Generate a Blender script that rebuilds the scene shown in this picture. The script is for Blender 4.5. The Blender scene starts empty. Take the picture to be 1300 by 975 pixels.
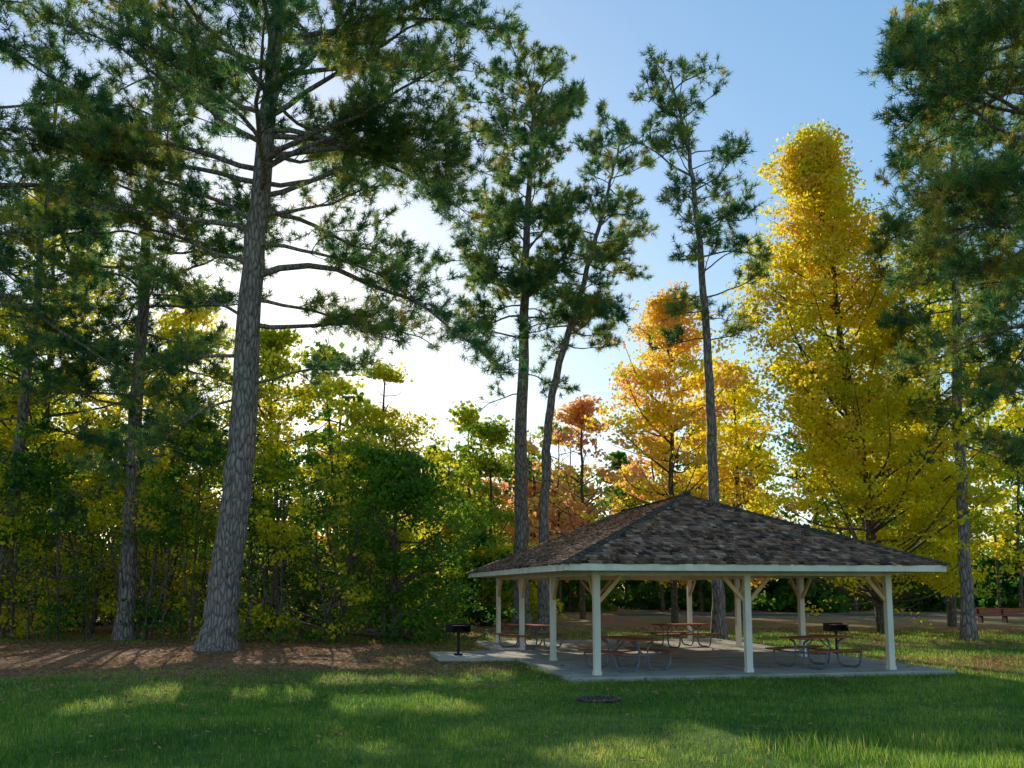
import bpy, math, numpy as np
from mathutils import Vector, Matrix
rng=np.random.default_rng(7)
scene=bpy.context.scene
R=math.radians
az=R(-15.4);el=R(17.6)
SD=np.array([math.sin(az)*math.cos(el),math.cos(az)*math.cos(el),math.sin(el)])
def nrm(a): 
    a=np.asarray(a,float); return a/(np.linalg.norm(a,axis=-1,keepdims=True)+1e-9)
# ---------------------------------------------------------------- mesh builder
class MB:
    def __init__(s): s.v=[];s.f=[];s.n=0
    def add(s,v,f,mat=0,tint=0.5,smooth=False):
        v=np.asarray(v,float).reshape(-1,3); f=np.asarray(f,int)
        if len(f)==0:return
        t=np.broadcast_to(np.asarray(tint,float),(len(f),)).copy()
        s.v.append(v); s.f.append((f+s.n,mat,t,smooth)); s.n+=len(v)
    def build(s,name,mats,loc=None):
        V=np.concatenate(s.v); me=bpy.data.meshes.new(name)
        L=np.concatenate([f.ravel() for f,_,_,_ in s.f])
        cnt=np.concatenate([np.full(len(f),f.shape[1]) for f,_,_,_ in s.f])
        mi=np.concatenate([np.full(len(f),m) for f,m,_,_ in s.f])
        ti=np.concatenate([t for _,_,t,_ in s.f])
        sm=np.concatenate([np.full(len(f),q) for f,_,_,q in s.f])
        st=np.concatenate([[0],np.cumsum(cnt)[:-1]])
        me.vertices.add(len(V)); me.vertices.foreach_set("co",V.astype(np.float32).ravel())
        me.loops.add(len(L)); me.loops.foreach_set("vertex_index",L.astype(np.int32))
        me.polygons.add(len(cnt)); me.polygons.foreach_set("loop_start",st.astype(np.int32))
        for m in mats: me.materials.append(m)
        me.polygons.foreach_set("material_index",mi.astype(np.int32))
        me.polygons.foreach_set("use_smooth",sm.astype(bool))
        a=me.attributes.new("tint",'FLOAT','FACE'); a.data.foreach_set("value",ti.astype(np.float32))
        me.update(calc_edges=True)
        o=bpy.data.objects.new(name,me); scene.collection.objects.link(o)
        if loc is not None: o.location=loc
        return o
def tube(mb,P,R,sides=6,mat=0,tint=.5,cap=False):
    P=np.asarray(P,float);R=np.broadcast_to(np.asarray(R,float),(len(P),))
    T=np.gradient(P,axis=0);T=nrm(T)
    ref=np.array([0,0,1.]) if abs(T[:,2]).mean()<.8 else np.array([1.,0,0])
    A=nrm(np.cross(T,ref));B=np.cross(T,A)
    an=np.arange(sides)*2*math.pi/sides
    V=P[:,None,:]+R[:,None,None]*(np.cos(an)[None,:,None]*A[:,None,:]+np.sin(an)[None,:,None]*B[:,None,:])
    n=len(P);i=np.arange(n-1)[:,None]*sides;j=np.arange(sides)[None,:];k=(j+1)%sides
    F=np.stack([i+j,i+k,i+sides+k,i+sides+j],-1).reshape(-1,4)
    mb.add(V,F,mat,tint,True)
    if cap and sides>3:
        mb.add(V[0],[list(range(sides))[::-1]],mat,tint); mb.add(V[-1],[list(range(sides))],mat,tint)
def box(mb,c,ax,h,mat=0,tint=.5):
    c=np.asarray(c,float);ax=nrm(np.asarray(ax,float));h=np.asarray(h,float)
    s=np.array([[-1,-1,-1],[1,-1,-1],[1,1,-1],[-1,1,-1],[-1,-1,1],[1,-1,1],[1,1,1],[-1,1,1]])
    V=c+(s*h)@ax
    mb.add(V,[[0,3,2,1],[4,5,6,7],[0,1,5,4],[1,2,6,5],[2,3,7,6],[3,0,4,7]],mat,tint)
I3=np.eye(3)
def beam(mb,a,b,w,t,mat=0,tint=.5,up=(0,0,1)):
    a=np.asarray(a,float);b=np.asarray(b,float);d=b-a;L=np.linalg.norm(d);d/=L
    s=nrm(np.cross(up,d));u=np.cross(d,s)
    box(mb,(a+b)/2,[d,s,u],[L/2,w/2,t/2],mat,tint)
def catmull(P,k=5):
    P=np.asarray(P,float);Q=np.vstack([2*P[0]-P[1],P,2*P[-1]-P[-2]]);out=[]
    for i in range(1,len(Q)-2):
        for t in np.linspace(0,1,k,endpoint=False):
            a,b,c,d=Q[i-1:i+3]
            out.append(.5*((2*b)+(-a+c)*t+(2*a-5*b+4*c-d)*t*t+(-a+3*b-3*c+d)*t**3))
    out.append(P[-1]);return np.array(out)
def snoise(x,y,s=1.,seed=0):
    r=np.random.default_rng(seed);o=0
    for k in range(7):
        a=r.uniform(0,6.28);f=s*(1+.45*k);p=r.uniform(0,6.28)
        o=o+np.sin(f*(x*math.cos(a)+y*math.sin(a))+p+1.3*np.sin(f*.6*(x*math.sin(a)-y*math.cos(a))+p*2))/(1+.3*k)
    return o/3.2
# gaps cut in the foliage along sun rays to light chosen patches of ground
def gap(P):
    g=P[...,:2]-SD[:2]/SD[2]*P[...,2:3];x=g[...,0];y=g[...,1]
    u=x*math.cos(az)-y*math.sin(az);v=x*math.sin(az)+y*math.cos(az)
    n=snoise(u,v*.42,1.15,91)
    reg=np.zeros_like(x)
    for cx,cy,rx,ry,s in ((4.8,11.8,3.8,2.2,2.2),(1.5,13.0,2.6,1.3,.75),(-3,17.0,4,2.0,.6),(-13,28,13,4.8,.9),(-3.5,23,4,3,.85),(14.5,26,5,4,1.5),(6,30,3,5,1.1),(13,37,10,6,.9),(3,27,2.5,3,.7),(-14,19,8,2.5,.4),(-8,12,5,1.2,.5)):
        d=((x-cx)/rx)**2+((y-cy)/ry)**2
        reg=np.maximum(reg,s*np.exp(-d*d*.7))
    return (n+reg*1.2>.72)
# ---------------------------------------------------------------- materials
def newmat(name):
    m=bpy.data.materials.new(name);m.use_nodes=True;nt=m.node_tree
    for n in list(nt.nodes): nt.nodes.remove(n)
    out=nt.nodes.new('ShaderNodeOutputMaterial');return m,nt,out
def ramp(nt,stops,fac):
    r=nt.nodes.new('ShaderNodeValToRGB');e=r.color_ramp.elements
    while len(e)>1:e.remove(e[0])
    e[0].position=stops[0][0];e[0].color=(*stops[0][1],1)
    for p,c in stops[1:]:
        q=e.new(p);q.color=(*c,1)
    nt.links.new(fac,r.inputs[0]);return r.outputs[0]
def attr(nt,n='tint'):
    a=nt.nodes.new('ShaderNodeAttribute');a.attribute_name=n;return a.outputs['Fac']
def noise(nt,scale,detail=3,vec=None,rough=.55):
    n=nt.nodes.new('ShaderNodeTexNoise');n.inputs['Scale'].default_value=scale;n.inputs['Detail'].default_value=detail;n.inputs['Roughness'].default_value=rough
    if vec is not None: nt.links.new(vec,n.inputs['Vector'])
    return n.outputs[0]
def objvec(nt,scale=(1,1,1)):
    t=nt.nodes.new('ShaderNodeTexCoord');m=nt.nodes.new('ShaderNodeMapping');m.inputs['Scale'].default_value=scale
    nt.links.new(t.outputs['Object'],m.inputs['Vector']);return m.outputs[0]
def leafmat(name,stops,trans=.5):
    m,nt,out=newmat(name);c=ramp(nt,stops,attr(nt))
    d=nt.nodes.new('ShaderNodeBsdfDiffuse');t=nt.nodes.new('ShaderNodeBsdfTranslucent');x=nt.nodes.new('ShaderNodeMixShader')
    nt.links.new(c,d.inputs[0]);nt.links.new(c,t.inputs[0]);x.inputs[0].default_value=trans
    nt.links.new(d.outputs[0],x.inputs[1]);nt.links.new(t.outputs[0],x.inputs[2])
    nt.links.new(x.outputs[0],out.inputs[0]);return m
def princ(name,stops,fac='tint',scale=5,vs=(1,1,1),rough=.7,bump=0,bscale=20,metal=0,detail=4,spec=.3):
    m,nt,out=newmat(name);p=nt.nodes.new('ShaderNodeBsdfPrincipled');v=objvec(nt,vs);p.inputs['Specular IOR Level'].default_value=spec
    if fac=='tint':f=attr(nt)
    elif fac=='noise':f=noise(nt,scale,detail,v)
    else:
        mm=nt.nodes.new('ShaderNodeMath');mm.operation='MULTIPLY_ADD';nt.links.new(noise(nt,scale,detail,v),mm.inputs[0]);mm.inputs[1].default_value=.8
        m2=nt.nodes.new('ShaderNodeMath');m2.operation='ADD';m2.inputs[1].default_value=-.4;nt.links.new(attr(nt),m2.inputs[0]);nt.links.new(m2.outputs[0],mm.inputs[2]);f=mm.outputs[0]
    nt.links.new(ramp(nt,stops,f),p.inputs['Base Color']);p.inputs['Roughness'].default_value=rough;p.inputs['Metallic'].default_value=metal
    if bump:
        b=nt.nodes.new('ShaderNodeBump');b.inputs['Strength'].default_value=bump;b.inputs['Distance'].default_value=.02
        nt.links.new(noise(nt,bscale,5,v),b.inputs['Height']);nt.links.new(b.outputs[0],p.inputs['Normal'])
    nt.links.new(p.outputs[0],out.inputs[0]);return m
def barkmat(name,dark,mid,light,sc=7):
    m,nt,out=newmat(name);p=nt.nodes.new('ShaderNodeBsdfPrincipled');v=objvec(nt,(1,1,.28));p.inputs['Specular IOR Level'].default_value=.2
    vo=nt.nodes.new('ShaderNodeTexVoronoi');vo.feature='DISTANCE_TO_EDGE';vo.inputs['Scale'].default_value=sc
    n0=nt.nodes.new('ShaderNodeTexNoise');n0.inputs['Scale'].default_value=5;nt.links.new(v,n0.inputs['Vector'])
    mx=nt.nodes.new('ShaderNodeMix');mx.data_type='RGBA';mx.inputs[0].default_value=.12;nt.links.new(v,mx.inputs[6]);nt.links.new(n0.outputs[1],mx.inputs[7]);nt.links.new(mx.outputs[2],vo.inputs['Vector'])
    m1=nt.nodes.new('ShaderNodeMath');m1.operation='MULTIPLY';m1.inputs[1].default_value=2.2;nt.links.new(vo.outputs['Distance'],m1.inputs[0])
    m3=nt.nodes.new('ShaderNodeMath');m3.operation='MULTIPLY_ADD';nt.links.new(noise(nt,14,5,v),m3.inputs[0]);m3.inputs[1].default_value=.7;nt.links.new(m1.outputs[0],m3.inputs[2])
    nt.links.new(ramp(nt,[(0.25,dark),(.55,mid),(1,light)],m3.outputs[0]),p.inputs['Base Color']);p.inputs['Roughness'].default_value=.9
    b=nt.nodes.new('ShaderNodeBump');b.inputs['Strength'].default_value=.9;b.inputs['Distance'].default_value=.05
    nt.links.new(m3.outputs[0],b.inputs['Height']);nt.links.new(b.outputs[0],p.inputs['Normal'])
    nt.links.new(p.outputs[0],out.inputs[0]);return m
M_pbark=barkmat("pine_bark",(.05,.04,.036),(.22,.18,.155),(.36,.31,.27),9)
M_bark=barkmat("tree_bark",(.04,.03,.024),(.13,.10,.075),(.22,.18,.14),12)
M_needle=leafmat("pine_needles",[(0,(.035,.12,.065)),(.35,(.09,.24,.10)),(.6,(.26,.38,.09)),(.8,(.55,.5,.09)),(1,(.7,.44,.1))],.52)
M_leaf=leafmat("autumn_leaves",[(0,(.025,.10,.025)),(.2,(.09,.24,.035)),(.4,(.26,.40,.04)),(.55,(.68,.62,.035)),(.68,(.98,.84,.03)),(.8,(.96,.64,.12)),(.9,(.9,.46,.2)),(1,(.76,.28,.17))],.62)
M_grass=leafmat("grass_blades",[(0,(.05,.14,.03)),(.4,(.16,.34,.05)),(.75,(.46,.56,.07)),(1,(.72,.6,.2))],.6)
M_litter=leafmat("leaf_litter",[(0,(.20,.08,.04)),(.4,(.54,.25,.11)),(.8,(.74,.41,.18)),(1,(.76,.54,.2))],.3)
# ---------------------------------------------------------------- foliage generators
def tufts(mb,C,A,n=20,L=.22,W=.022,mat=1,ts=.12,tv=None):
    C=np.asarray(C);A=nrm(A);k=~gap(C);C=C[k];A=A[k];tv=tv[k];N=len(C)
    D=nrm(A[:,None,:]*.75+nrm(rng.normal(size=(N,n,3)))*.95+np.array([0,0,.12]))
    ln=L*rng.uniform(.65,1.15,(N,n,1));S=nrm(np.cross(D,rng.normal(size=(N,n,3))))*W*.5
    c=C[:,None,:]+D*.02+A[:,None,:]*rng.uniform(-.16,.06,(N,n,1))
    V=np.stack([c-S,c+S,c+D*ln],2)
    F=np.arange(N*n*3).reshape(-1,3)
    base=tv[:,None]+rng.normal(0,ts,(N,1))
    t=np.clip(base+rng.normal(0,.06,(N,n)),0,1).ravel()
    mb.add(V,F,mat,t)
def leaves(mb,C,size=.14,mat=1,t=.5,flat=.5):
    N=len(C);nn=nrm(rng.normal(size=(N,3))+np.array([0,0,flat]));a=nrm(np.cross(nn,rng.normal(size=(N,3))));b=np.cross(nn,a)
    s=size*rng.uniform(.6,1.25,(N,1));a=a*s*.55;b=b*s*.42
    fold=nn*s*.12
    V=np.stack([C-a,C-b*1.0+fold+a*-.1,C+a,C+b+fold-a*.1],1)
    mb.add(V,np.arange(N*4).reshape(-1,4),mat,np.clip(t,0,1))
def grow(p,d,L,n,wig,grav):
    P=[np.array(p,float)];d=nrm(np.array(d,float))
    for i in range(n):
        d=nrm(d+rng.normal(0,wig,3)+np.array([0,0,grav/n]));P.append(P[-1]+d*L/n)
    return np.array(P)
def interp(P,t):
    x=t*(len(P)-1);i=min(int(x),len(P)-2);f=x-i
    return P[i]*(1-f)+P[i+1]*f, nrm(P[i+1]-P[i])
def at_h(tr,h):
    return np.array([np.interp(h,tr[:,2],tr[:,0]),np.interp(h,tr[:,2],tr[:,1]),h])
def pine(name,trunk,r0,limbs,tt=.4,needW=.022,needN=20,needL=.22,dens=1.,tden=8.5):
    mb=MB();tr=catmull(trunk,8);H=tr[-1,2]
    q=tr.copy();q[1:-1,:2]+=rng.normal(0,.03,(len(q)-2,2))
    hh=q[:,2]/H;Rr=r0*(1-hh*.93)**.75
    Rr=Rr*(1+.45*np.exp(-q[:,2]/.45))
    q=np.vstack([[q[0,0],q[0,1],-.4],q]);Rr=np.concatenate([[Rr[0]*1.15],Rr])
    tube(mb,q,Rr,18,0)
    C=[];A=[];TV=[]
    for (h,a_z,e_l,L,dr) in limbs:
        p=at_h(tr,h);d=[math.cos(a_z)*math.cos(e_l),math.sin(a_z)*math.cos(e_l),math.sin(e_l)]
        P=grow(p,d,L,10,.13,dr);rl=max(.02,.0115*L+.01)
        tube(mb,P,np.linspace(rl,.012,len(P)),6,0)
        lt=tt+rng.normal(0,.08)
        nb=max(3,int(L*2.8*dens))
        for k in range(nb):
            t=rng.uniform(.2,1.)**.8;pp,dd=interp(P,min(t,.999))
            side=nrm(np.cross(dd,[0,0,1]))*(1 if k%2 else -1)
            ang=rng.uniform(.5,1.15);d2=nrm(dd*math.cos(ang)+side*math.sin(ang)+np.array([0,0,rng.uniform(-.2,.55)]))
            L2=(.32*L*(1.15-t)+.4)*rng.uniform(.6,1.25);L2=min(L2,2.6)
            Q=grow(pp,d2,L2,5,.22,.25);tube(mb,Q,np.linspace(.004*L2+.012,.006,6),4,0)
            nt_=max(4,int(L2*tden));lb=lt+rng.normal(0,.09)
            for j in range(nt_):
                s=rng.uniform(.15,1.);a,b=interp(Q,min(s,.999))
                d3=nrm(b+rng.normal(0,.65,3)+np.array([0,0,.3]));l3=rng.uniform(.08,.5)
                e=a+d3*l3
                if l3>.28: tube(mb,np.array([a,e]),[.008,.005],3,0)
                C.append(e);A.append(d3);TV.append(lb)
            C.append(Q[-1]);A.append(b);TV.append(lb)
        C.append(P[-1]);A.append(P[-1]-P[-2]);TV.append(lt)
    if len(C):tufts(mb,np.array(C),np.array(A),needN,needL,needW,1,tv=np.array(TV))
    return mb.build(name,[M_pbark,M_needle])
def limbs_auto(h0,h1,n,Lmax,prof,el=(.0,.5),dr=-.1):
    out=[]
    for i in range(n):
        f=(i+rng.uniform(0,1))/n;h=h0+(h1-h0)*f;a_z=i*2.4+rng.uniform(-.5,.5)
        L=Lmax*prof(f)*rng.uniform(.6,1.12)
        out.append((h,a_z,el[0]+(el[1]-el[0])*f+rng.normal(0,.12),L,dr))
    return out
def broad(name,x,y,H,rad,hb,tint,tsd=.08,nl=40,lpc=55,lsize=.15,r0=.2,lean=(0,0),prof=None,mb=None,sig=.42,cpl=7,grad=0,stems=1,lob=.3):
    own=mb is None
    if own:mb=MB()
    tr=catmull([[x,y,-.2],[x+lean[0]*.25,y+lean[1]*.25,H*.3],[x+lean[0]*.6,y+lean[1]*.6,H*.65],[x+lean[0],y+lean[1],H*.97]],6)
    tr[2:-1,:2]+=rng.normal(0,.05*H/15,(len(tr)-3,2))
    tube(mb,tr,r0*(1-.93*np.clip(tr[:,2]/H,0,1))**.8,9,0)
    for s in range(stems-1):
        P=grow([x+rng.normal(0,.4),y+rng.normal(0,.4),-.1],[rng.normal(0,.15),rng.normal(0,.15),1],H*rng.uniform(.5,.85),8,.08,0);tube(mb,P,np.linspace(r0*.6,.02,9),6,0)
    prof=prof or (lambda f:math.sqrt(max(0,1-(2*f-.85)**2*.8))*(1-f**5*.8))
    CC=[];TT=[];ph=rng.uniform(0,6.28,3)
    for i in range(nl):
        f=(i+.5)/nl;he=hb+(H-hb)*f;a_z=i*2.4+rng.uniform(-.6,.6)
        lb=1+lob*math.sin(2*a_z+ph[0]+f*5)+lob*.8*math.sin(3*a_z+ph[1]-f*9)+lob*.5*math.sin(f*14+ph[2])
        rr=rad*prof(f)*rng.uniform(.5,1.1)*lb
        hs=max(hb*.6,he-rr*rng.uniform(.3,.8));p=at_h(tr,min(hs,H*.93));c=at_h(tr,min(he,H*.96))
        e=c+np.array([math.cos(a_z)*rr,math.sin(a_z)*rr,rng.normal(0,.25)]);mid=(p+e)/2+np.array([0,0,-.06*rr])+rng.normal(0,.12*rr**.5,3)
        P=catmull([p,mid,e],4);tube(mb,P,np.linspace(.012*rr+.014,.008,len(P)),5,0)
        tl=tint+rng.normal(0,tsd*.7)+grad*(f-.5)
        for k in range(cpl):
            t=rng.uniform(.35,1);a,b=interp(P,t*.999)
            q=a+rng.normal(0,.22+.09*rr,3)*np.array([1,1,.7])
            if k%2==0:tube(mb,np.array([a,q]),[.01,.005],3,0)
            n=int(lpc*rng.uniform(.4,1.4))
            CC.append(q+rng.normal(0,sig,(n,3))*np.array([1,1,.45]));TT.append(np.full(n,tl+rng.normal(0,tsd*.5))+rng.normal(0,tsd*.4,n))
    C=np.concatenate(CC);T=np.concatenate(TT);k=(C[:,2]>.05)&(~gap(C))
    leaves(mb,C[k],lsize,1,T[k])
    if own:return mb.build(name,[M_bark,M_leaf])
# ---------------------------------------------------------------- ground
def straw(x,y):
    n=snoise(x,y,.55,3)*.5+snoise(x,y,2.2,5)*.3
    a=1.25-np.sqrt(((x+13)/15.5)**2+((y-29.)/9.5)**2)
    b=np.clip((y-29.)/5,-3,.75)-.1+ (x<0)*(-.1)
    b2=np.clip((y-35)/6,-3,1)*np.where(x>0,.45,1.)
    c=1.3-np.sqrt(((x-15)/8.)**2+((y-26.)/3.6)**2)
    v=np.maximum.reduce([a*1.3,b*np.where(x>2,.62,.9)*.8+.05,b2,c*.6])
    return np.clip(.2+v*.9+n*.6,0,1)
gx=np.concatenate([-np.geomspace(900,40,14),np.linspace(-38,38,240),np.geomspace(40,900,14)])
gy=np.concatenate([-np.geomspace(300,4,8)[:-1],np.linspace(0,62,200),np.geomspace(64,1500,18)])
X,Y=np.meshgrid(gx,gy);Z=np.clip(snoise(X,Y,.25,9)*.04+snoise(X,Y,.9,11)*.015,-.07,.07)*((Y>-2)&(Y<62)&(abs(X)<38))
inpad=np.clip(np.maximum(abs(X-4.5)/7-1,abs(Y-27)/9-1)*3,0,1);Z=Z*inpad-.002
mb=MB();nxx=len(gx);i=np.arange(len(gy)-1)[:,None]*nxx;j=np.arange(nxx-1)[None,:]
mb.add(np.stack([X,Y,Z],-1),np.stack([i+j,i+j+1,i+nxx+j+1,i+nxx+j],-1).reshape(-1,4),0,.5,True)
m,nt,out=newmat("ground_grass_and_straw");p=nt.nodes.new('ShaderNodeBsdfPrincipled');p.inputs['Roughness'].default_value=.95;p.inputs['Specular IOR Level'].default_value=.1
v=objvec(nt);g=ramp(nt,[(.3,(.07,.11,.03)),(.5,(.14,.20,.045)),(.7,(.30,.30,.08))],noise(nt,1.3,9,v,.7))
s_=ramp(nt,[(.28,(.14,.066,.038)),(.5,(.37,.175,.09)),(.72,(.58,.31,.16))],noise(nt,2.5,10,v,.75))
mx=nt.nodes.new('ShaderNodeMix');mx.data_type='RGBA'
ma=nt.nodes.new('ShaderNodeMath');ma.operation='MULTIPLY_ADD';ma.inputs[1].default_value=1.1;nt.links.new(noise(nt,6,9,v,.7),ma.inputs[0])
mb_=nt.nodes.new('ShaderNodeMath');mb_.operation='ADD';mb_.inputs[1].default_value=-.55;nt.links.new(attr(nt,'straw'),mb_.inputs[0]);nt.links.new(mb_.outputs[0],ma.inputs[2])
mr=nt.nodes.new('ShaderNodeMapRange');mr.inputs[1].default_value=.3;mr.inputs[2].default_value=.7;nt.links.new(ma.outputs[0],mr.inputs[0])
nt.links.new(mr.outputs[0],mx.inputs[0]);nt.links.new(g,mx.inputs[6]);nt.links.new(s_,mx.inputs[7]);nt.links.new(mx.outputs[2],p.inputs['Base Color'])
b=nt.nodes.new('ShaderNodeBump');b.inputs['Strength'].default_value=.8;b.inputs['Distance'].default_value=.05;nt.links.new(noise(nt,22,8,v,.8),b.inputs['Height']);nt.links.new(b.outputs[0],p.inputs['Normal']);nt.links.new(p.outputs[0],out.inputs[0])
go=mb.build("ground",[m]);a=go.data.attributes.new("straw",'FLOAT','POINT');a.data.foreach_set("value",straw(X,Y).astype(np.float32).ravel())
# pavilion frame
fd=np.array([.982,.191,0]);fd/=np.linalg.norm(fd);ld=np.array([-fd[1],fd[0],0]);UP=np.array([0,0,1.]);O=np.array([1.96,21.25,0])
PW,PL=7.5,12.9
def pv(a,b,h=0):return O+fd*a+ld*b+UP*h
def inslab(x,y,m=0):
    dx=x-O[0];dy=y-O[1];a=dx*fd[0]+dy*fd[1];b_=dx*ld[0]+dy*ld[1]
    return ((a>-.75-m)&(a<PW+1.35+m)&(b_>-.55-m)&(b_<PL+.8+m))|((a>-3.0-m)&(a<0)&(b_>5.4-m)&(b_<8.6+m))
def scatter(n,y0,y1,pw,xw=.62):
    y=y0+(y1-y0)*rng.uniform(0,1,n)**pw;x=rng.uniform(-1,1,n)*(y*xw+1.5);return x,y
x,y=scatter(470000,9.5,44,1.45)
st=straw(x,y);cl=snoise(x,y,3.,21)*.5+snoise(x,y,9,22)*.4
k=(rng.uniform(0,1,len(x))>st*1.05-.05)&(~inslab(x,y,.02))&(cl>-.75)&(((x-1.6)**2+(y-17.3)**2)>.22)
x=x[k];y=y[k];cl=cl[k];N=len(x)
hgt=(.05+.045*np.clip(cl+.5,0,1.5))*rng.uniform(.5,1.35,N)*(1+.012*(y-10));
w=.0085*(y/11)**.85
tall=(snoise(x,y,1.4,33)>.05)&(x>2.0)&(y<13.4)&(rng.uniform(0,1,N)<.4);hgt=np.where(tall,hgt*2.4,hgt)
an=rng.uniform(0,6.28,N);dx=np.cos(an);dy=np.sin(an);ln=rng.uniform(.1,.6,N)*hgt;la=rng.uniform(0,6.28,N)
zb=np.full(N,-.01)
b0=np.stack([x-dx*w/2,y-dy*w/2,zb],-1);b1=np.stack([x+dx*w/2,y+dy*w/2,zb],-1);tp=np.stack([x+np.cos(la)*ln,y+np.sin(la)*ln,hgt],-1)
mb=MB();gt=np.clip(.38+.26*snoise(x,y,.7,41)+.24*cl+rng.normal(0,.17,N)+.45*(rng.uniform(0,1,N)<.08)+tall*.2,0,1)  # tall blades tinted lighter: extra sunlit brightness put into their colour
mb.add(np.stack([b0,b1,tp],1),np.arange(N*3).reshape(-1,3),0,gt);mb.build("grass",[M_grass])
# litter
x,y=scatter(140000,10,48,.8,.66);st=straw(x,y);k=(rng.uniform(0,1,len(x))<st*.95+.08);x=x[k];y=y[k]
ons=inslab(x,y);kk=(~ons)|(rng.uniform(0,1,len(x))<.05);x=x[kk];y=y[kk];ons=ons[kk];N=len(x)
an=rng.uniform(0,3.14,N);L=rng.uniform(.05,.13,N)*(y/25)**.5;W=L*rng.uniform(.12,.6,N);ca,sa=np.cos(an),np.sin(an);z=np.where(ons,.108,.012)+rng.uniform(0,.02,N)+np.where((~ons)&(straw(x,y)<.35),.045,0)
c=np.stack([x,y,z],-1);A=np.stack([ca*L,sa*L,rng.uniform(-.25,.25,N)*L],-1)/1.6;B=np.stack([-sa*W,ca*W,rng.uniform(-.4,.4,N)*W],-1)/1.6
mb=MB();mb.add(np.stack([c-A,c-B,c+A,c+B],1),np.arange(N*4).reshape(-1,4),0,np.clip(rng.normal(.42,.24,N),0,1));mb.build("fallen_leaves",[M_litter])
# road
mb=MB()
xs=np.linspace(8,260,40);yc=70+ .0009*(xs-40)**2
V=[];
for a_,b_ in zip(xs,yc):V+= [[a_,b_-3,.012],[a_,b_+3,.012]]
mb.add(V,[[2*q,2*q+2,2*q+3,2*q+1] for q in range(39)],0)
mb.build("road",[princ("asphalt",[(.3,(.07,.066,.062)),(.7,(.13,.12,.11))],'noise',3,rough=.95,spec=.1)])
# ---------------------------------------------------------------- pavilion
M_white=princ("cream_paint",[(.3,(.70,.62,.49)),(.6,(.86,.79,.66))],'noise',3,(1,1,.3),.6,.15,30)
M_wood=princ("stained_wood",[(.3,(.54,.33,.15)),(.7,(.76,.51,.26))],'noise',4,(1,1,1),.8)
M_shake=princ("cedar_shakes",[(0,(.04,.03,.025)),(.3,(.15,.09,.065)),(.6,(.35,.205,.14)),(.85,(.52,.33,.225)),(1,(.58,.45,.34))],'both',4,(1,1,1),.9,.4,30,spec=.1)
M_moss=princ("mossy_cap",[(.3,(.035,.04,.028)),(.6,(.08,.075,.055)),(.8,(.08,.10,.04))],'noise',4,rough=.95)
M_conc=princ("concrete",[(.3,(.36,.32,.265)),(.5,(.48,.43,.36)),(.7,(.56,.51,.43))],'noise',1.6,rough=.9,bump=.15,bscale=40,detail=8,spec=.15)
root=bpy.data.objects.new("picnic_pavilion",None);scene.collection.objects.link(root)
def child(mb,name,mats,par=root):
    o=mb.build(name,mats);o.parent=par;return o
mb=MB()
sl=[pv(-.75,-.55),pv(PW+1.35,-.55),pv(PW+1.35,PL+.8),pv(-.75,PL+.8),pv(-.75,8.6),pv(-3.0,8.3),pv(-3.0,5.9),pv(-.75,5.4)]
n=len(sl);lo=[q+UP*-.2 for q in sl];hi=[q+UP*.1 for q in sl]
mb.add(lo+hi,[[q,(q+1)%n,n+(q+1)%n,n+q] for q in range(n)],0)
mb.add(hi,[[0,1,2,3],[3,4,7,0],[4,5,6,7]],0)
child(mb,"concrete_slab",[M_conc])
mb=MB()
for bb in (4.3,8.6): beam(mb,pv(-.74,bb,.101),pv(PW+1.34,bb,.101),.012,.004,0)
beam(mb,pv(PW/2,-.54,.1015),pv(PW/2,PL+.79,.1015),.012,.004,0)
child(mb,"slab_joints",[princ("joint_dark",[(0,(.08,.075,.07)),(1,(.1,.1,.09))])])
posts=[(0,k*4.3) for k in range(4)]+[(PW,k*4.3) for k in range(4)]+[(PW/2,0),(PW/2,PL)]
mb=MB();mw=MB()
AX=[fd,ld,UP]
for a_,b_ in posts:
    box(mb,pv(a_,b_,.1+1.15),AX,[.075,.075,1.15]);box(mb,pv(a_,b_,.14),AX,[.09,.09,.04])
    for dv,ok in ((fd,a_<PW-.1 and b_ in(0,PL)),(-fd,a_>.1 and b_ in (0,PL)),(ld,b_<PL-.1 and a_ in(0,PW)),(-ld,b_>.1 and a_ in(0,PW))):
        if ok: beam(mw,pv(a_,b_,1.78)+dv*.07,pv(a_,b_,2.36)+dv*.6,.07,.09)
child(mb,"posts",[M_white]);child(mw,"knee_braces",[M_wood])
mb=MB()
beam(mb,pv(-.1,0,2.47),pv(PW+.1,0,2.47),.13,.18);beam(mb,pv(-.1,PL,2.47),pv(PW+.1,PL,2.47),.13,.18)
beam(mb,pv(0,.067,2.47),pv(0,PL-.067,2.47),.13,.176);beam(mb,pv(PW,.067,2.47),pv(PW,PL-.067,2.47),.13,.176)
child(mb,"perimeter_beams",[M_white])
ov=.95;E=[(-ov,-ov),(PW+ov,-ov),(PW+ov,PL+ov),(-ov,PL+ov)];HE,HR=2.64,4.68
R0=(PW/2,PW/2);R1=(PW/2,PL-PW/2)
mb=MB()
C4=[pv(*e,2.555) for e in E]
for q in range(4):
    d=nrm(C4[(q+1)%4]-C4[q]);beam(mb,C4[q]+d*(.02 if q%2 else -.02),C4[(q+1)%4]-d*(.02 if q%2 else -.02),.038,.16)
child(mb,"fascia",[M_white])
faces=[(E[0],E[1],R0,R0),(E[1],E[2],R1,R0),(E[2],E[3],R1,R1),(E[3],E[0],R0,R1)]
md=MB();ms=MB()
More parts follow.
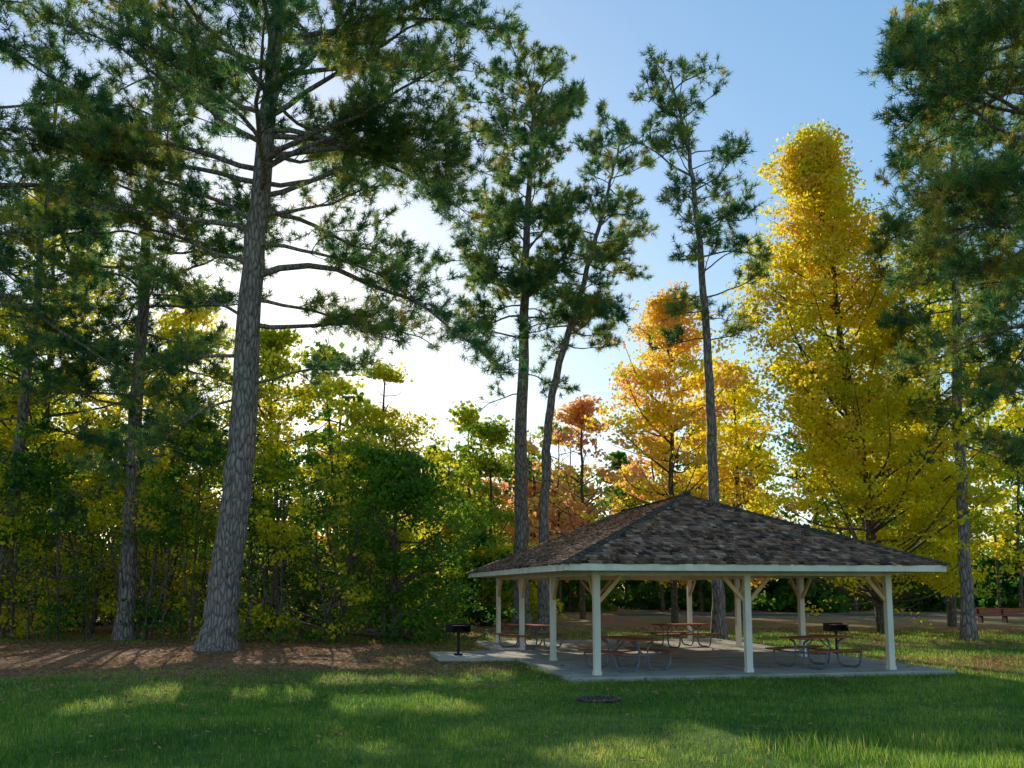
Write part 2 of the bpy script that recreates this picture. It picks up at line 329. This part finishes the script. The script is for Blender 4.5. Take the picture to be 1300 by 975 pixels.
for (a_,b_,c_,d_) in faces:
    q=[pv(*a_,HE-.03),pv(*b_,HE-.03),pv(*c_,HR-.03),pv(*d_,HR-.03)]
    if c_==d_: md.add(q[:3],[[0,1,2]],0)
    else: md.add(q,[[0,1,2,3]],0)
    A_,B_,Cc,Dd=pv(*a_,HE),pv(*b_,HE),pv(*c_,HR),pv(*d_,HR)
    nn=nrm(np.cross(B_-A_,Dd-A_));sl_=np.linalg.norm((A_+B_)/2-(Cc+Dd)/2);ex=.17;nc=int(sl_/ex)
    e=nrm(B_-A_)
    for r in range(nc):
        t0=max(-.01,r/nc-.004);t1=min(1,(r*ex+ex*1.35)/sl_)
        Lo=A_*(1-t0)+Dd*t0;Ro=B_*(1-t0)+Cc*t0;Lu=A_*(1-t1)+Dd*t1;Ru=B_*(1-t1)+Cc*t1
        w0=np.linalg.norm(Ro-Lo);l1=(Lu-Lo)@e;r1=(Ru-Lo)@e;upv=Lu-Lo-e*l1
        u=-rng.uniform(0,.1)
        while u<w0:
            wd=rng.uniform(.08,.2);ua=max(u,0)+.004;ub=min(u+wd,w0)-.002;u+=wd
            if ub-ua<.02:continue
            th=rng.uniform(.03,.06);dj=rng.uniform(-.02,.02)
            ta=min(max(ua,l1),r1);tb=max(min(ub,r1),l1)
            dn=-nrm(upv)*(.02+dj)
            v0=Lo+e*ua+dn;v1=Lo+e*ub+dn;v2=Lo+e*tb+upv;v3=Lo+e*ta+upv
            tt=np.clip(rng.normal(.42,.2)-.1*(r<2)+.06*math.sin(r),0,1)
            ms.add([v0,v1,v0+nn*th,v1+nn*th,v2+nn*.004,v3+nn*.004],[[0,1,3,2],[2,3,4,5]],0,tt)
            ms.add([v0,v0+nn*th,v3+nn*.004,v1,v1+nn*th,v2+nn*.004],[[0,1,2],[3,5,4]],0,tt)
child(md,"roof_deck",[M_wood]);child(ms,"cedar_shake_roof",[M_shake])
mb=MB()
for a_,b_ in ((E[0],R0),(E[1],R0),(E[2],R1),(E[3],R1),(R0,R1)):
    h0=HE if a_ in E else HR
    p0=pv(*a_,h0+.03);p1=pv(*b_,HR+.03);L=np.linalg.norm(p1-p0);k=int(L/.2);d=(p1-p0)/L;s=nrm(np.cross(d,UP))
    for q in range(k+1):
        c=p0+d*L*q/max(k,1);lift=.045
        for sg in (1,-1):
            o=s*sg*.13-UP*.055
            V=[c-d*.12+UP*lift,c+d*.15+UP*.01,c+d*.15+o+UP*.01,c-d*.12+o+UP*lift,c-d*.12,c-d*.12+o]
            mb.add(V,[[0,1,2,3],[0,3,5,4]],0,rng.uniform(.2,.6))
box(mb,pv(*R0,HR+.07),AX,[.12,.12,.05]);child(mb,"hip_and_ridge_caps",[M_moss])
mb=MB()
sl2=(HR-HE)/(PW/2+ov)
for q in np.arange(-ov+.3,PW+ov,.6):
    for b0_,sg in ((-ov,1),(PL+ov,-1)):
        run=min(q+ov,PW+ov-q,PW/2+ov)
        beam(mb,pv(q,b0_+sg*.03,HE-.1),pv(q,b0_+sg*run,HE-.1+sl2*run),.045,.12)
for q in np.arange(-ov+.3,PL+ov,.6):
    for a0,sg in ((-ov,1),(PW+ov,-1)):
        run=min(q+ov,PL+ov-q,PW/2+ov)
        beam(mb,pv(a0+sg*.03,q,HE-.1),pv(a0+sg*run,q,HE-.1+sl2*run),.045,.12)
child(mb,"rafters",[M_wood])
mb=MB()
for (a_,b_,c_,d_) in faces:
    A_,B_,Cc,Dd=pv(*a_,HE),pv(*b_,HE),pv(*c_,HR),pv(*d_,HR);nn=nrm(np.cross(B_-A_,Dd-A_))
    for q in range(3200):
        t=rng.uniform(0,1)**1.2;u=rng.uniform(0,1);L_=A_*(1-t)+Dd*t;R_=B_*(1-t)+Cc*t;pt=L_*(1-u)+R_*u
        if snoise(pt[0]*1.,pt[1]*1.,1.1,77)+.5*snoise(pt[0],pt[1],4,78)<-.05:continue
        a1=nrm(rng.normal(size=3));a1=nrm(a1-nn*(a1@nn)*.9);b1=np.cross(nn,a1);l=rng.uniform(.02,.06);w_=l*rng.uniform(.15,.6);pt=pt+nn*.05
        mb.add([pt-a1*l,pt-b1*w_,pt+a1*l,pt+b1*w_],[[0,1,2,3]],0,rng.uniform(.0,.5))
child(mb,"roof_leaf_litter",[M_litter])
# ---------------------------------------------------------------- tables
M_red=princ("red_brown_plank",[(.3,(.30,.075,.045)),(.7,(.46,.14,.08))],'noise',5,(1,6,6),.85,spec=.08)
M_steel=princ("galvanised_tube",[(.3,(.10,.13,.16)),(.7,(.22,.26,.30))],'noise',6,rough=.5,metal=.3)
mb=MB()
for q in range(5):box(mb,[0,-.3+q*.15,.745],I3,[.93,.07,.02],0)
for sy in (-1,1):
    for q in range(2):box(mb,[0,sy*(.66+q*.135),.445],I3,[.93,.063,.02],0)
for sx in (-.62,.62):
    box(mb,[sx,0,.712],I3,[.025,.36,.012],1)
    for sy in (-1,1):
        pr=[(.86,.415),(.84,.33),(.80,.12),(.68,.035),(.5,.025),(.3,.03),(.17,.12),(.13,.4),(.16,.62),(.3,.695)]
        tube(mb,catmull([[sx,sy*a_,b_] for a_,b_ in pr],4),.026,8,1,cap=True)
        box(mb,[sx,sy*.7,.418],I3,[.02,.18,.006],1)
    tube(mb,np.array([[sx,-.15,.4],[sx,0,.4],[sx,.15,.4]]),.02,8,1)
    tube(mb,np.array([[sx,0,.4],[sx*.5,0,.55],[sx*.15,0,.72]]),.018,8,1)
    tube(mb,catmull([[sx,-.82,.40],[sx,-.4,.38],[sx,.4,.38],[sx,.82,.40]],3),.02,8,1)
def place(o,x,y,rz,z=.1):
    o.location=(x,y,z);o.rotation_euler=(0,0,rz)
t0=mb.build("picnic_table",[M_red,M_steel]);place(t0,2.85,22.7,R(120))
def dup(o,x,y,rz,z=.1):
    c=bpy.data.objects.new(o.name.split('.')[0],o.data);scene.collection.objects.link(c);place(c,x,y,rz,z);return c
dup(t0,7.75,23.4,R(30));dup(t0,5.75,31.3,R(25));dup(t0,.62,30.6,R(120))
# grills
M_iron=princ("black_iron",[(.3,(.012,.012,.013)),(.7,(.045,.035,.03))],'noise',9,rough=.6,metal=.6)
mb=MB();tube(mb,np.array([[0,0,-.1],[0,0,.66]]),.04,12,0,cap=True)
box(mb,[0,0,.68],I3,[.3,.22,.01]);box(mb,[0,.22,.79],I3,[.3,.008,.12]);
for sx in(-1,1):
    box(mb,[sx*.3,0,.79],I3,[.008,.21,.12]);box(mb,[sx*.34,-.02,.9],I3,[.03,.012,.012]);box(mb,[sx*.15,-.24,.87],I3,[.012,.1,.008])
for q in np.linspace(-.28,.28,17):box(mb,[q,-.02,.865],I3,[.006,.2,.006])
for q in(-.2,0,.18):box(mb,[0,q,.853],I3,[.29,.006,.005])
box(mb,[0,-.33,.87],I3,[.17,.012,.012]);tube(mb,np.array([[0,0,0],[0,0,.06]]),.13,14,0,cap=True)
g0=mb.build("charcoal_grill",[M_iron]);place(g0,-1.6,27.4,.5,.1)
dup(g0,9.95,28.2,.1,.1)
# drain
mb=MB()
tube(mb,np.array([[0,0,-.05],[0,0,.03]]),.42,32,0,cap=True)
for q in np.linspace(-.3,.3,9):
    l=math.sqrt(.33**2-q*q);box(mb,[q,0,.036],I3,[.018,l,.006],1)
tube(mb,np.array([[math.cos(t)*.385,math.sin(t)*.385,.036] for t in np.linspace(0,6.2832,33)]),.022,6,1)
o=mb.build("drain_cover",[M_iron,princ("weathered_iron",[(.3,(.06,.05,.045)),(.7,(.14,.12,.1))],'noise',9,rough=.8)]);o.location=(1.62,17.3,0)
mb=MB()
for q in range(3):box(mb,[0,-.16+q*.16,.43],I3,[1.9,.07,.03],0)
for q in range(2):box(mb,[0,.3,.62+q*.17],I3,[1.9,.025,.07],0)
for q in(-1.5,0,1.5):
    box(mb,[q,0,.2],I3,[.05,.18,.2],1);box(mb,[q,.25,.4],I3,[.04,.03,.4],1)
o=mb.build("park_bench",[M_red,M_iron]);place(o,29.6,55,.05,0)
# ---------------------------------------------------------------- trees
big=[[-9.95,31,0],[-9.75,31,2.5],[-9.43,31,6],[-9.12,31,14.5],[-8.56,31,23.6],[-8.2,31,31]]
LB=[(13.0,R(-6),.32,10.2,-1.25),(11.3,R(10),.12,7.5,-.5),(12.2,R(15),.1,5.5,-.35),(14.2,R(-25),.1,6.5,-.6),(10.2,R(170),.1,5.6,-.3),(9.2,R(10),-.05,4.2,-.2),(8.6,R(185),0,4.,-.2),
 (11.5,R(160),.3,5.5,-.3),(13.5,R(185),.55,7.,-.3),(15.,R(170),.5,7.5,-.2),(16,R(5),.45,8,-.3),(17,R(-20),.5,8.5,-.4),(18,R(200),.5,8,-.3),(15.6,R(30),.25,7.5,-.5),(19,R(0),.6,8.5,-.5),(20,R(-10),.4,9,-.5),(21,R(190),.4,8,-.5),(17.5,R(10),.2,8.5,-.4),(22,R(5),.3,9,-.4),
 (14.6,R(190),.25,7.5,-.4),(16.5,R(175),.3,8,-.4),(18.5,R(15),.2,8.5,-.4)]
LB+=limbs_auto(15,30.5,38,8.8,lambda f:1-.7*f**1.6,(.2,.8),-.25)
pine("pine_tree",big,.56,LB,tt=.5,needN=24,needL=.27,needW=.026,dens=1.1,tden=9)
pine("pine_tree",[[-15.6,37,0],[-15.6,37,8],[-15.5,37,18],[-15.3,37,27]],.36,
  [(6.5,R(200),0,3.6,-.2),(7.5,R(-20),.05,4.6,-.3),(8.5,R(-10),.05,4,-.3),(9.5,R(190),.1,5.2,-.3),(7,R(-100),0,4,-.2)]+limbs_auto(8,26.5,44,5.6,lambda f:.8+.5*f-.95*f**3,(-.1,.7),-.3),tt=.4,needW=.034,needN=22,needL=.31)
pine("pine_tree",[[-21.5,38.5,0],[-21.2,38.5,8],[-20.8,38.5,16],[-20.5,38.5,25]],.3,limbs_auto(7,24.5,34,5,lambda f:1-.7*f**2,(-.1,.7),-.3),tt=.38,needW=.036,needN=20,needL=.32,tden=7.5)
pine("pine_tree",[[-20.5,29,0],[-20.4,29,8],[-20.2,29,16],[-20,29,27]],.42,limbs_auto(12.5,26.5,40,8.6,lambda f:1-.7*f**2,(0,.7),-.3),tt=.45,needW=.028,needN=22,needL=.29,dens=.95)
pine("pine_tree",[[.5,46,0],[.5,46,10],[.75,46,20],[1.3,46,29]],.42,
  [(12,R(180),.2,2.5,-.3),(13,R(-10),.2,2.6,-.3),(15,R(190),.1,4,-.2),(15.5,R(0),.2,2.8,-.2)]+limbs_auto(16,28.6,66,4.9,lambda f:.8+.25*math.sin(f*9)-.25*f**3,(.1,.8),-.15),tt=.52,needW=.038,needN=22,needL=.33,tden=9)
pine("pine_tree",[[1.5,44,0],[1.6,44,6],[2.0,44,11.6],[3.8,44,18],[4.8,44,21.8],[5.6,44,25]],.29,
  limbs_auto(14.,24.7,42,3.4,lambda f:.95-.35*f**2,(.0,.7),-.15),tt=.52,needW=.036,needN=20,needL=.33,tden=9)
pine("pine_tree",[[8.35,37,0],[8.27,37,6.8],[8.12,37,13.8],[7.76,37,19.4],[6.9,37,24.2]],.27,
  limbs_auto(12.,15.5,9,2.8,lambda f:1,(.0,.4),-.1)+limbs_auto(16.,24,28,3.3,lambda f:.85-.25*f**2,(.1,.8),-.1)+[(19.6,R(175),.6,4.,.2),(17.2,R(0),.3,3.2,0)],tt=.48,needW=.033,needN=20,needL=.3,tden=9)
pine("pine_tree",[[18.4,37,0],[18.5,37,9],[18.9,37,18],[19.4,37,29]],.25,
  limbs_auto(8,28.5,64,4.6,lambda f:.6+.6*f-.7*f**3,(-.15,.6),-.3),tt=.6,needW=.035,needN=22,needL=.31)
pine("pine_tree",[[15.7,25,0],[15.6,25,8],[15.5,25,16],[15.4,25,25]],.4,
  limbs_auto(9.5,24.5,84,6.2,lambda f:.7+.4*f-.4*f**2,(0,.5),-.35),tt=.5,needW=.027,needN=24,needL=.27,dens=1.15,tden=9)
pine("pine_tree",[[26,41,0],[26,41,12],[26,41,26]],.35,limbs_auto(6,25.5,42,5.4,lambda f:1-.6*f**2,(-.1,.6),-.3),tt=.46,needW=.04,needN=20,needL=.34,tden=7.5)
broad("maple_tree",17,42,24.6,8.0,2.4,.635,.07,nl=175,lpc=66,lsize=.18,r0=.26,lean=(-2.4,0),prof=lambda f:(1-f**1.25)**.85*min(1,.66+f*1.3),cpl=9,grad=.1,sig=.38,lob=.2)
broad("maple_tree",-23,44,23,5.5,6,.58,.08,nl=50,lpc=50,lsize=.24,r0=.25,cpl=8)
broad("oak_tree",9.6,54,20.5,5.2,4,.75,.08,nl=74,lpc=42,lsize=.25,r0=.22,cpl=8,lob=.16)
broad("oak_tree",4.8,62,15,4.6,4,.87,.06,nl=44,lpc=40,lsize=.28,r0=.22,cpl=7,lob=.2)
broad("oak_tree",14.5,58,17,4.2,3,.68,.07,nl=40,lpc=40,lsize=.28,r0=.22,cpl=7,lob=.2)
broad("oak_tree",24,50,22,5,5,.54,.08,nl=46,lpc=48,lsize=.26,r0=.25,cpl=8)
broad("sweetgum_tree",-1.2,50,11.5,3.0,2,.42,.1,nl=36,lpc=40,lsize=.22,r0=.15,cpl=7)
broad("sweetgum_tree",-7.5,52,15,3.6,5,.56,.08,nl=40,lpc=40,lsize=.24,r0=.2,cpl=7)
broad("sweetgum_tree",-13.5,50,17,4.2,7,.52,.1,nl=44,lpc=40,lsize=.24,r0=.2,cpl=7)
broad("sweetgum_tree",-19,52,20,4.6,8,.54,.1,nl=48,lpc=40,lsize=.25,r0=.22,cpl=7)
broad("sweetgum_tree",-27,48,18,4.6,6,.42,.1,nl=46,lpc=40,lsize=.25,r0=.22,cpl=7)
broad("holly_tree",-4.6,35.5,8.4,3.4,.4,.27,.09,nl=66,lpc=50,lsize=.16,r0=.12,prof=lambda f:(1-f**2.2)**.6,cpl=8,stems=4,sig=.32,lob=.25)
mb=MB()
for i in range(60):
    yy=rng.uniform(35.5,48);xx=-5.5-rng.uniform(0,1)*yy*.55
    if i%3==0: yy=rng.uniform(34.8,37)
    H=rng.uniform(3.,10.5)*(1+.01*(yy-35));H=min(H,9.) if xx>-11 else H
    broad("",xx,yy,H,rng.uniform(1.1,2.1),H*rng.uniform(.05,.5),rng.choice([.2,.3,.38,.46,.54,.6,.66]),.1,nl=int(10+H*1.0),lpc=30,lsize=.16,r0=rng.uniform(.04,.09),mb=mb,cpl=5,stems=rng.integers(1,3),lean=tuple(rng.normal(0,.8,2)),sig=.3,lob=.35)
for i in range(34):
    yy=rng.uniform(49,60);xx=-34+i*1.05+rng.normal(0,.4)
    broad("",xx,yy,rng.uniform(3.2,6.5),rng.uniform(1.5,2.4),.2,rng.choice([.1,.2,.3,.42,.55]),.08,nl=14,lpc=20,lsize=.3,r0=.06,mb=mb,cpl=5,sig=.4,lob=.3)
mb.build("understory_thicket",[M_bark,M_leaf])
mb=MB()
def far(n,x0,x1,y0,y1,h0,h1,tints,ls=.45,lpc=17,cb=(.15,.45)):
    for i in range(n):
        xx=rng.uniform(x0,x1);yy=rng.uniform(y0,y1);H=rng.uniform(h0,h1)
        broad("",xx,yy,H,rng.uniform(2.4,4.2),H*rng.uniform(*cb),rng.choice(tints),.07,nl=22,lpc=lpc,lsize=ls,r0=rng.uniform(.12,.28),mb=mb,cpl=5,sig=.5,lean=tuple(rng.normal(0,.8,2)))
far(14,-48,-8,56,78,12,20,[.3,.45,.55,.62,.25],cb=(.3,.55))
far(13,-12,6,68,95,12,18,[.3,.4,.72,.85,.5,.88])
far(14,2,24,78,95,12,18,[.2,.72,.85,.3,.45,.25])
far(20,20,75,75,100,16,24,[.15,.25,.45,.6,.3,.2])
far(30,-90,130,105,150,16,24,[.15,.25,.35,.5,.7,.8,.25],.9,16,(.05,.3))
mb.build("distant_trees",[M_bark,M_leaf])
mb=MB()
for i in range(110):
    yy=rng.uniform(78,115);xx=-.55*yy+(i+rng.uniform(0,1))/110*1.3*yy;broad("",xx,yy,rng.uniform(4,8),rng.uniform(2.2,3.6),.1,rng.choice([.03,.1,.16,.24,.36]),.07,nl=13,lpc=15,lsize=.62,r0=.05,mb=mb,cpl=5,sig=.6)
mb.build("distant_shrubs",[M_bark,M_leaf])
# walker
bm_me=bpy.data.meshes.new("walking_person");pts=[(0,0,.95),(0,0,1.2),(0,0,1.42),(0,0,1.52),(0,0,1.66),(.1,0,.9),(.12,.12,.5),(.12,.05,.08),(.12,-.08,.04),(-.1,0,.9),(-.12,-.1,.5),(-.12,-.02,.08),(-.12,-.14,.04),(.19,0,1.4),(.25,-.05,1.12),(.24,-.2,.95),(-.19,0,1.4),(-.25,.05,1.12),(-.24,-.02,.88)]
ed=[(0,1),(1,2),(2,3),(3,4),(0,5),(5,6),(6,7),(7,8),(0,9),(9,10),(10,11),(11,12),(2,13),(13,14),(14,15),(2,16),(16,17),(17,18)]
rr=[.15,.14,.15,.055,.1,.09,.065,.045,.04,.09,.065,.045,.04,.06,.045,.035,.06,.045,.035]
bm_me.from_pydata(pts,ed,[]);po=bpy.data.objects.new("walking_person",bm_me);scene.collection.objects.link(po)
sk=po.modifiers.new("s",'SKIN');
for q,r_ in enumerate(rr):
    sv=bm_me.skin_vertices[0].data[q] if bm_me.skin_vertices else None
    if sv:sv.radius=(r_,r_)
    if sv and q==0:sv.use_root=True
po.modifiers.new("u",'SUBSURF').levels=1
m,nt,out=newmat("clothes_and_skin");p=nt.nodes.new('ShaderNodeBsdfPrincipled');tc=nt.nodes.new('ShaderNodeTexCoord');sx=nt.nodes.new('ShaderNodeSeparateXYZ');nt.links.new(tc.outputs['Object'],sx.inputs[0])
dv=nt.nodes.new('ShaderNodeMath');dv.operation='DIVIDE';dv.inputs[1].default_value=1.8;nt.links.new(sx.outputs[2],dv.inputs[0])
c=ramp(nt,[(0,(.03,.03,.035)),(.05,(.03,.035,.05)),(.53,(.05,.08,.18)),(.83,(.45,.28,.2)),(.93,(.06,.04,.03))],dv.outputs[0]);c.node.color_ramp.interpolation='CONSTANT'
nt.links.new(c,p.inputs[0]);nt.links.new(p.outputs[0],out.inputs[0]);bm_me.materials.append(m);po.location=(31.5,66,0)
# ---------------------------------------------------------------- light, sky, camera
l=bpy.data.lights.new("sun",'SUN');l.energy=5;l.angle=R(.5);l.color=(1,.90,.68);lo=bpy.data.objects.new("sun",l);scene.collection.objects.link(lo);lo.rotation_euler=Vector(SD).to_track_quat('Z','Y').to_euler()
w=bpy.data.worlds.new("World");scene.world=w;w.use_nodes=True;nt=w.node_tree
sk=nt.nodes.new('ShaderNodeTexSky');sk.sky_type='NISHITA';sk.sun_disc=False;sk.sun_elevation=el;sk.sun_rotation=az;sk.dust_density=.3;sk.ozone_density=1.5
gm=nt.nodes.new('ShaderNodeGamma');gm.inputs[1].default_value=.55;hs=nt.nodes.new('ShaderNodeHueSaturation');hs.inputs['Saturation'].default_value=1.7
nt.links.new(sk.outputs[0],gm.inputs[0]);nt.links.new(gm.outputs[0],hs.inputs['Color'])
bg=nt.nodes['Background'];bg.inputs[1].default_value=.38;nt.links.new(hs.outputs[0],bg.inputs[0])
cam=bpy.data.cameras.new("camera");co=bpy.data.objects.new("camera",cam);scene.collection.objects.link(co);scene.camera=co
cam.lens=36*1150/1300;cam.sensor_width=36;cam.shift_y=.09;cam.clip_end=4000;co.location=(0,0,2.1);co.rotation_euler=(R(97),0,0)
scene.view_settings.view_transform='Standard';scene.view_settings.look='None';scene.view_settings.exposure=0
